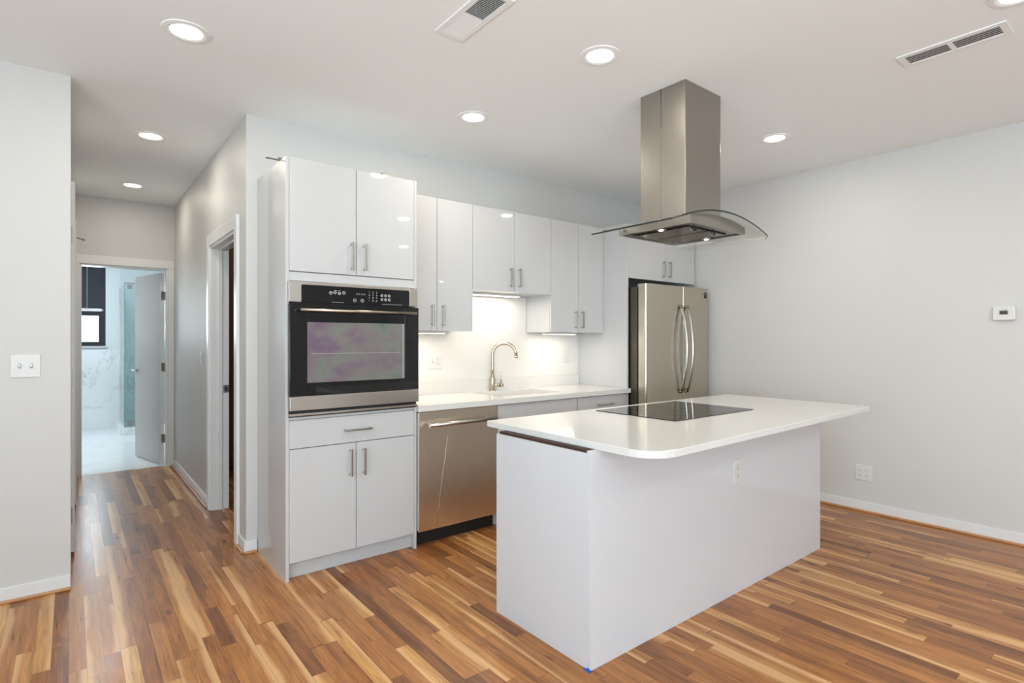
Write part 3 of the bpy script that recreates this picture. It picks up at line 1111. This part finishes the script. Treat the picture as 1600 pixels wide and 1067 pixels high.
# ------------------------------------------------------------------ refrigerator
rf = thing('refrigerator', 'stainless steel side-by-side refrigerator with two curved bar handles', 'refrigerator', (3.36, 0.2, 0))
FX0, FX1, FY = 2.893, 3.835, -0.185
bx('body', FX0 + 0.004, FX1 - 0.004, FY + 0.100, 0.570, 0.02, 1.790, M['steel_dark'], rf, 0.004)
bx('hinge_cover', FX0 + 0.03, FX0 + 0.14, FY + 0.03, FY + 0.12, 1.792, 1.815, M['greypl'], rf, 0.004)
bx('hinge_cover', FX1 - 0.14, FX1 - 0.03, FY + 0.03, FY + 0.12, 1.792, 1.815, M['greypl'], rf, 0.004)
bx('gasket', FX0 + 0.012, FX1 - 0.012, FY + 0.085, FY + 0.100, 0.09, 1.785, M['blackpl'], rf)
bx('base_grille', FX0 + 0.02, FX1 - 0.02, FY + 0.06, FY + 0.10, 0.02, 0.085, M['blackpl'], rf)


def fridge_door(x0, x1, outer):
    """door with a rounded outer vertical edge"""
    def b(bm):
        r = 0.035
        pts = []
        y0, y1 = FY, FY + 0.084
        if outer == 'L':
            pts = [(x1, y1), (x0, y1)]
            for a in range(0, 91, 10):
                q_ = math.radians(a)
                pts.append((x0 + r - r * math.cos(q_), y0 + 0.022 - 0.022 * math.sin(q_)))
            pts.append((x1 - 0.004, y0))
            pts.append((x1, y0 + 0.004))
        else:
            pts = [(x0, y1), (x0, y0 + 0.004), (x0 + 0.004, y0)]
            for a in range(90, -1, -10):
                q_ = math.radians(a)
                pts.append((x1 - r + r * math.cos(q_), y0 + 0.022 - 0.022 * math.sin(q_)))
            pts.append((x1, y1))
        prism(bm, pts, 0.088, 1.812)
    return obj('door', b, M['steel_v'], rf)


fs = 3.418
fd1 = fridge_door(FX0, fs - 0.003, 'L')
fd2 = fridge_door(fs + 0.003, FX1, 'R')


def fhandle(x):
    def b(bm):
        pts, rad = [], []
        z0, z1 = 0.86, 1.635
        n = 22
        for i in range(n + 1):
            s = i / n
            bow = math.sin(PI * s) ** 0.75
            pts.append((x, FY - 0.012 - 0.062 * bow, z0 + (z1 - z0) * s))
            rad.append(0.0135)
        tube(bm, pts, 0.0135, 14, rad)
        for zz in (z0 + 0.004, z1 - 0.004):
            cyl(bm, (x, FY - 0.014, zz), (x, FY, zz), 0.0145)
    return b


obj('handle', fhandle(fs - 0.045), M['handle_steel'], fd1)
obj('handle', fhandle(fs + 0.045), M['handle_steel'], fd2)
bd = bx('badge', 3.752, 3.796, FY - 0.002, FY - 0.0003, 1.722, 1.775, M['blackpl'], fd2)
bx('badge_mark', 3.757, 3.772, FY - 0.0028, FY - 0.0021, 1.752, 1.766, M['greypl'], bd)

# ------------------------------------------------------------------ island
isl = thing('kitchen_island', 'white kitchen island base with plain panels on the oak floor', 'island', (1.77, -1.29, 0))
IX0, IX1, IY0, IY1 = 0.712, 2.826, -1.604, -0.976
bx('end_panel', IX0, IX0 + 0.019, IY0 + 0.0195, IY1, 0.0, 0.872, M['island'], isl, 0.0008)
bx('front_panel', IX0, IX1, IY0, IY0 + 0.019, 0.0, 0.8835, M['island'], isl, 0.0008)
bx('end_panel', IX1 - 0.019, IX1, IY0 + 0.0195, IY1, 0.0, 0.8835, M['island'], isl, 0.0008)
q = bx('subtop', IX0 + 0.012, IX1 - 0.0195, IY0 + 0.0195, IY1 - 0.01, 0.8722, 0.8838, M['ply'], isl)
q['label'] = 'dark wooden strip under the worktop'
bx('carcass', IX0 + 0.0195, IX1 - 0.0195, IY0 + 0.0195, IY1 - 0.021, 0.10, 0.872, M['carcass'], isl)
bx('toe_kick', IX0 + 0.0195, IX1 - 0.0195, IY1 - 0.09, IY1 - 0.075, 0.0, 0.10, M['lac'], isl)
for k in range(4):
    a0 = IX0 + 0.0195 + k * 0.5188
    bx('door', a0 + G, a0 + 0.5188 - G, IY1 - 0.020, IY1 - 0.001, 0.104, 0.868, M['lac'], isl, 0.001)

cor = [(0.762, -0.822), (0.750, -1.892), (3.020, -1.824), (3.022, -0.847)]


def rounded(poly, radii, seg=8):
    out = []
    n = len(poly)
    for i in range(n):
        p = Vector(poly[i])
        a = (Vector(poly[i - 1]) - p).normalized()
        b = (Vector(poly[(i + 1) % n]) - p).normalized()
        r = radii[i]
        if r <= 0:
            out.append(tuple(p))
            continue
        p0, p1 = p + a * r, p + b * r
        for k in range(seg + 1):
            s = k / seg
            q_ = p0 * (1 - s) ** 2 + p * 2 * s * (1 - s) + p1 * s * s
            out.append((q_.x, q_.y))
    return out


it = tag(obj('island_worktop', lambda bm: prism(bm, rounded(cor, [0.012, 0.16, 0.02, 0.02]), 0.884, 0.914), M['quartz'], bevel=0.003),
         'white quartz island worktop overhanging the front with a rounded corner', 'worktop')

ck = thing('cooktop', 'black glass cooktop set flush into the island worktop', 'cooktop', (1.885, -1.18, 0.914))
bx('glass_top', 1.495, 2.276, -1.456, -0.905, 0.9142, 0.918, M['cooktop'], ck, 0.0015)


for cx, cy, r in ((1.68, -1.04, 0.105), (1.68, -1.31, 0.085), (2.08, -1.04, 0.085), (2.08, -1.31, 0.105)):
    obj('burner_ring', lambda bm: lathe(bm, [(r, 0.9181), (r, 0.9183), (r - 0.0015, 0.9183), (r - 0.0015, 0.9181)], cx, cy, 48), M['slot'], ck)

tp = tag(obj('painters_tape', lambda bm: (box(bm, 0.701, 0.7115, -1.611, -1.572, 0.0, 0.002), box(bm, 0.7095, 0.7115, -1.598, -1.588, 0.002, 0.009), box(bm, 0.703, 0.714, -1.609, -1.605, 0.002, 0.006)), M['tape']),
         'scrap of blue painter\'s tape at the island\'s front corner on the floor', 'tape')

# ------------------------------------------------------------------ range hood
hd = thing('range_hood', 'stainless steel island range hood with a curved clear glass canopy', 'range hood', (1.85, -1.24, 1.94))
HX0, HX1, HY0, HY1 = 1.676, 2.024, -1.390, -1.088


def chimney(bm):
    # rear and side shells, with a lengthwise seam on the left face
    box(bm, HX0, HX1, HY0, HY1, 1.99, H - 0.001)


obj('chimney', chimney, M['steel_hood'], hd, 0.003)
bx('seam', HX0 - 0.0006, HX0 + 0.001, -1.232, -1.2295, 2.0, 2.60, M['slot'], hd)
obj('seam_overlap', lambda bm: box(bm, HX0 - 0.0012, HX0 - 0.0001, -1.236, -1.228, 2.53, H - 0.002), M['ventdark'], hd)
GX0, GX1, GY0, GY1 = 1.39, 2.31, -1.54, -0.94


def arch(x, top=0.088):
    s = (x - 1.85) / 0.46
    return 1.925 + top * (1 - s * s)


def canopy(bm):
    n = 28
    th = 0.009
    r = 0.03
    rows = []
    for i in range(n + 1):
        x = GX0 + (GX1 - GX0) * i / n
        ins = 0.0
        dd_ = min(x - GX0, GX1 - x)
        if dd_ < r:
            ins = r - math.sqrt(max(0, r * r - (r - dd_) ** 2))
        rows.append([bm.verts.new((x, y, arch(x) + dz)) for y, dz in ((GY0 + ins, 0), (GY1 - ins, 0), (GY1 - ins, th), (GY0 + ins, th))])
    for a, b_ in zip(rows, rows[1:]):
        for k in range(4):
            f = bm.faces.new((a[k], a[(k + 1) % 4], b_[(k + 1) % 4], b_[k]))
            f.smooth = k in (0, 2)
            f.material_index = 1 if k == 3 else 0
    for rr_, mi in ((rows[0], 1), (rows[-1], 0)):
        f = bm.faces.new(rr_)
        f.material_index = mi


g = obj('glass_canopy', canopy, M['hoodglass'], hd, mats=[M['glassedge']])
g['label'] = 'curved clear glass canopy'
BX_0, BX_1, BY_0, BY_1 = 1.588, 2.128, -1.482, -1.000


def hood_body(bm):
    # hollow tray under the glass: four walls with arched tops
    n = 16
    w_ = 0.014
    zb = 1.940
    for y0, y1 in ((BY_0, BY_0 + w_), (BY_1 - w_, BY_1)):
        rows = []
        for i in range(n + 1):
            x = BX_0 + (BX_1 - BX_0) * i / n
            zt = arch(x) - 0.002
            rows.append([bm.verts.new(v) for v in ((x, y0, zb), (x, y1, zb), (x, y1, zt), (x, y0, zt))])
        for a_, b_ in zip(rows, rows[1:]):
            for k in range(4):
                bm.faces.new((a_[k], a_[(k + 1) % 4], b_[(k + 1) % 4], b_[k]))
        bm.faces.new(rows[0])
        bm.faces.new(rows[-1])
    zt = arch(BX_0) - 0.003
    box(bm, BX_0, BX_0 + w_, BY_0 + w_, BY_1 - w_, zb, zt)
    box(bm, BX_1 - w_, BX_1, BY_0 + w_, BY_1 - w_, zb, zt)
    # top plate
    rows = []
    for i in range(n + 1):
        x = BX_0 + w_ + (BX_1 - BX_0 - 2 * w_) * i / n
        z1 = arch(x) - 0.003
        rows.append([bm.verts.new(v) for v in ((x, BY_0 + w_, z1 - 0.004), (x, BY_1 - w_, z1 - 0.004), (x, BY_1 - w_, z1), (x, BY_0 + w_, z1))])
    for a_, b_ in zip(rows, rows[1:]):
        for k in range(4):
            bm.faces.new((a_[k], a_[(k + 1) % 4], b_[(k + 1) % 4], b_[k]))
    bm.faces.new(rows[0])
    bm.faces.new(rows[-1])


obj('hood_body', hood_body, M['steel_hood'], hd)
bx('underside_plate', BX_0 + 0.014, BX_1 - 0.014, BY_0 + 0.014, BY_1 - 0.014, 1.946, 1.952, M['underside'], hd)
for x0, x1 in ((BX_0 + 0.085, 1.852), (1.864, BX_1 - 0.085)):
    ft = bx('grease_filter', x0, x1, BY_0 + 0.075, BY_1 - 0.075, 1.9385, 1.9455, M['underside'], hd, 0.002)
    obj('filter_latch', lambda bm, x0=x0, x1=x1: tube(bm, [((x0 + x1) / 2 - 0.03, -1.38, 1.938), ((x0 + x1) / 2, -1.385, 1.928), ((x0 + x1) / 2 + 0.03, -1.38, 1.938)], 0.004, 8), M['hinge'], ft)


def filter_gap(bm):
    x0, x1, y0, y1 = BX_0 + 0.080, BX_1 - 0.080, BY_0 + 0.070, BY_1 - 0.070
    z0, z1 = 1.9435, 1.9462
    box(bm, x0, x1, y0, y0 + 0.0045, z0, z1)
    box(bm, x0, x1, y1 - 0.0045, y1, z0, z1)
    box(bm, x0, x0 + 0.0045, y0, y1, z0, z1)
    box(bm, x1 - 0.0045, x1, y0, y1, z0, z1)
    box(bm, 1.8535, 1.8625, y0, y1, z0, z1)


obj('filter_gap', filter_gap, M['blackpl'], hd)
for lx, ly in ((1.592 + 0.045, -1.262), (2.082, -1.262)):
    lp = obj('hood_lamp', lambda bm, lx=lx, ly=ly: cyl(bm, (lx, ly, 1.9375), (lx, ly, 1.9455), 0.026), M['nickel'], hd)
    obj('lens', lambda bm, lx=lx, ly=ly: cyl(bm, (lx, ly, 1.9362), (lx, ly, 1.9374), 0.013), M['hoodlamp'], lp)
    area_light('hood_lamp_light', (lx, ly, 1.934), (0, 0, 0), 0.03, 0.03, 1.0, (1.0, 0.95, 0.86), shape='DISK')
obj('switch_button', lambda bm: (cyl(bm, (BX_0 - 0.004, -1.045, 1.962), (BX_0, -1.045, 1.962), 0.009)), M['slot'], hd)

# ------------------------------------------------------------------ recessed ceiling lights
cans = [(-0.507, -0.238, 'round recessed ceiling light in the top left, nearest the hallway wall corner', True),
        (1.135, -1.268, 'round recessed ceiling light left of the hood, in front of it', True),
        (1.075, -0.248, 'round recessed ceiling light over the floor before the wall cabinets', True),
        (2.937, -1.257, 'round recessed ceiling light between the hood and the right wall', True),
        (-0.489, 1.412, 'round recessed ceiling light in the middle of the hallway', True),
        (-0.480, 2.972, 'round recessed ceiling light at the far hallway end before the bathroom', True),
        (2.101, -2.673, 'round recessed ceiling light in the top right corner past the air vent', True)]
for x, y, lab, vis in cans:
    o = thing('recessed_light', lab, 'ceiling light', (x, y, H), 'round recessed lights in the ceiling')
    obj('trim_ring', lambda bm: lathe(bm, [(0.101, H - 0.0005), (0.099, H - 0.004), (0.080, H - 0.006), (0.067, H - 0.003), (0.067, H - 0.0005)], x, y), M['ring'], o)
    obj('lens', lambda bm: cyl(bm, (x, y, H - 0.0028), (x, y, H - 0.0006), 0.0665, seg=40), M['lamp'], o)
    pw = CAN_POWER * (0.6 if y > 1 else 1.0)
    area_light('downlight', (x, y, H - 0.0075), (0, 0, 0), 0.12, 0.12, pw, WARM, 180, 'DISK')
# unseen lamps with trim rings, added behind the camera to brighten island and right wall
for n_, (x, y) in enumerate(((0.9, -4.4), (3.0, -4.4), (-1.3, -4.4))):
    struct(obj('trim_%d' % (5 + n_), lambda bm: lathe(bm, [(0.101, H - 0.0005), (0.099, H - 0.004), (0.080, H - 0.006), (0.062, H - 0.003), (0.062, H - 0.0005)], x, y), M['trim']))
    area_light('downlight', (x, y, H - 0.0075), (0, 0, 0), 0.12, 0.12, CAN_POWER, WARM, 180, 'DISK')
area_light('side_room_fill', (0.9, 2.3, H - 0.02), (0, 0, 0), 0.3, 0.3, 5, WARM, shape='DISK')  # unseen lamp added to lift the dark side room
area_light('bathroom_fill', (-0.6, 5.3, H - 0.02), (0, 0, 0), 0.3, 0.3, 17, (0.80, 0.93, 1.0), shape='DISK')  # unseen cool lamp added to brighten the bathroom

# ------------------------------------------------------------------ ceiling vents


def frame_xy(bm, x0, x1, y0, y1, w_, z0, z1):
    box(bm, x0, x1, y0, y0 + w_, z0, z1)
    box(bm, x0, x1, y1 - w_, y1, z0, z1)
    box(bm, x0, x0 + w_, y0 + w_, y1 - w_, z0, z1)
    box(bm, x1 - w_, x1, y0 + w_, y1 - w_, z0, z1)


v1 = thing('ceiling_vent', 'white ceiling vent with fine cross louvres at the top centre', 'air vent', (0.45, -1.16, H))
obj('frame', lambda bm: (frame_xy(bm, 0.375, 0.525, -1.355, -0.955, 0.026, H - 0.006, H - 0.0005), box(bm, 0.401, 0.499, -1.160, -1.152, H - 0.006, H - 0.0005)), M['vent'], v1, 0.0015)
bx('duct', 0.401, 0.499, -1.329, -0.981, H - 0.0012, H - 0.0004, M['ventdark'], v1)


def louv(bm, x0, x1, y0, y1, pitch, ang, dz=0.0045, ax='X', w_=0.008):
    if ax == 'X':
        y = y0 + pitch / 2
        while y < y1:
            box(bm, x0, x1, y - w_ / 2, y + w_ / 2, H - dz - 0.0003, H - dz + 0.0003, Matrix.Rotation(math.radians(ang), 3, 'X'))
            y += pitch
    else:
        x = x0 + pitch / 2
        while x < x1:
            box(bm, x - w_ / 2, x + w_ / 2, y0, y1, H - dz - 0.0003, H - dz + 0.0003, Matrix.Rotation(math.radians(ang), 3, 'Y'))
            x += pitch


obj('louvers', lambda bm: louv(bm, 0.401, 0.499, -1.329, -1.160, 0.0105, 52, w_=0.0055), M['vent'], v1)
obj('louvers', lambda bm: louv(bm, 0.401, 0.499, -1.152, -0.981, 0.0095, -20, w_=0.0105, dz=0.0042), M['vent'], v1)
v2 = thing('ceiling_vent', 'long white ceiling vent with two grey slots at the top right', 'air vent', (2.383, -2.385, H))
obj('frame', lambda bm: (frame_xy(bm, 2.305, 2.462, -2.595, -2.175, 0.030, H - 0.006, H - 0.0005), box(bm, 2.335, 2.432, -2.394, -2.374, H - 0.006, H - 0.0005)), M['vent'], v2, 0.0015)
bx('duct', 2.335, 2.432, -2.565, -2.205, H - 0.0012, H - 0.0004, M['ventdark'], v2)
obj('louvers', lambda bm: louv(bm, 2.335, 2.432, -2.565, -2.394, 0.0195, -14, ax='Y', w_=0.0178), M['louver'], v2)
obj('louvers', lambda bm: louv(bm, 2.335, 2.432, -2.374, -2.205, 0.0195, -14, ax='Y', w_=0.0178), M['louver'], v2)

# ------------------------------------------------------------------ switches, outlets, thermostat


def wall_map(face, pos):
    """returns a function drawing boxes given along-wall range, z range and depth range from the wall"""
    def f(bm, a0, a1, z0, z1, d0, d1):
        if face == '-Y':
            box(bm, a0, a1, pos - d1, pos - d0, z0, z1)
        else:
            box(bm, pos - d1, pos - d0, a0, a1, z0, z1)
    return f


def plug_slots(bm, W_, a, zz):
    W_(bm, a - 0.008, a - 0.0055, zz - 0.004, zz + 0.006, 0.0091, 0.0096)
    W_(bm, a + 0.0055, a + 0.008, zz - 0.004, zz + 0.006, 0.0091, 0.0096)
    W_(bm, a - 0.002, a + 0.002, zz - 0.012, zz - 0.008, 0.0091, 0.0096)


def wall_plate(name, label, cat, face, pos, a, z, gangs, kinds, loc, ph=0.118):
    W_ = wall_map(face, pos)
    gw = 0.046
    wd = 0.072 + gw * (gangs - 1)
    o = thing(name, label, cat, loc)
    obj('plate', lambda bm: W_(bm, a - wd / 2, a + wd / 2, z - ph / 2, z + ph / 2, 0.0004, 0.006), M['plate'], o, 0.0025)
    for i, kd in enumerate(kinds):
        aa = a + (i - (gangs - 1) / 2) * gw
        if kd == 'toggle':
            tg = obj('toggle', lambda bm: W_(bm, aa - 0.005, aa + 0.005, z - 0.006, z + 0.010, 0.0062, 0.018), M['plate'], o, 0.0015)
            obj('toggle_slot', lambda bm: W_(bm, aa - 0.006, aa + 0.006, z - 0.013, z + 0.013, 0.0055, 0.0064), M['greypl'], o)
        elif kd == 'outlet':
            for zz in (z + 0.019, z - 0.019):
                rc = obj('receptacle', lambda bm: W_(bm, aa - 0.015, aa + 0.015, zz - 0.015, zz + 0.015, 0.006, 0.009), M['plate'], o, 0.001)
                obj('slots', lambda bm: plug_slots(bm, W_, aa, zz), M['slot'], rc)
        elif kd == 'rocker':
            obj('rocker', lambda bm: W_(bm, aa - 0.0165, aa + 0.0165, z - 0.033, z + 0.033, 0.006, 0.010), M['plate'], o, 0.001)
        elif kd == 'decora':
            obj('receptacle', lambda bm: W_(bm, aa - 0.0165, aa + 0.0165, z - 0.033, z + 0.033, 0.0062, 0.0090), M['plate'], o, 0.0008)
            obj('surround', lambda bm: W_(bm, aa - 0.018, aa + 0.018, z - 0.0345, z + 0.0345, 0.0055, 0.0063), M['greypl'], o)
            for zz in (z + 0.017, z - 0.017):
                obj('slots', lambda bm: plug_slots(bm, W_, aa, zz), M['slot'], o)
    return o


wall_plate('light_switch', 'white two-toggle light switch on the wall at far left', 'light switch', '-Y', YL, -1.104, 1.198, 2, ['toggle', 'toggle'], (-1.104, YL, 1.198))
wall_plate('wall_outlet', 'white double outlet plate on the backsplash left of faucet', 'outlet', '-Y', YK - 0.005, 1.288, 1.166, 2, ['toggle', 'outlet'], (1.288, YK, 1.166))
wall_plate('wall_outlet', 'single white outlet on the backsplash beside the tall end panel', 'outlet', '-Y', YK - 0.005, 2.70, 1.178, 1, ['rocker'], (2.70, YK, 1.178))
wall_plate('wall_outlet', 'white outlet set in the front panel of the island', 'outlet', '-Y', IY0, 1.820, 0.640, 1, ['decora'], (1.820, IY0, 0.64), 0.128)
wall_plate('wall_outlet', 'white double outlet low on the right wall above baseboard', 'outlet', '-X', XR, -1.482, 0.300, 2, ['outlet', 'outlet'], (XR, -1.482, 0.30))
wall_plate('light_switch', 'single white switch on the hallway right wall beside the doorway', 'light switch', '-X', XH, 2.09, 1.17, 1, ['rocker'], (XH, 2.09, 1.17))

th = thing('thermostat', 'small white thermostat with dark screen on the right wall', 'thermostat', (XR, -2.311, 1.505))
W2 = wall_map('-X', XR)
obj('body', lambda bm: W2(bm, -2.368, -2.254, 1.460, 1.550, 0.0004, 0.027), M['plate'], th, 0.006)
sc_ = obj('screen', lambda bm: W2(bm, -2.330, -2.292, 1.500, 1.522, 0.0268, 0.0282), M['lcd'], th)
obj('screen_bezel', lambda bm: W2(bm, -2.334, -2.288, 1.496, 1.526, 0.0262, 0.0272), M['greypl'], th)
obj('button', lambda bm: W2(bm, -2.286, -2.272, 1.500, 1.506, 0.0268, 0.029), M['plate'], th, 0.001)
obj('button', lambda bm: W2(bm, -2.350, -2.338, 1.500, 1.520, 0.0268, 0.029), M['plate'], th, 0.001)
obj('brand_mark', lambda bm: W2(bm, -2.322, -2.298, 1.531, 1.5335, 0.0268, 0.0273), M['greypl'], th)
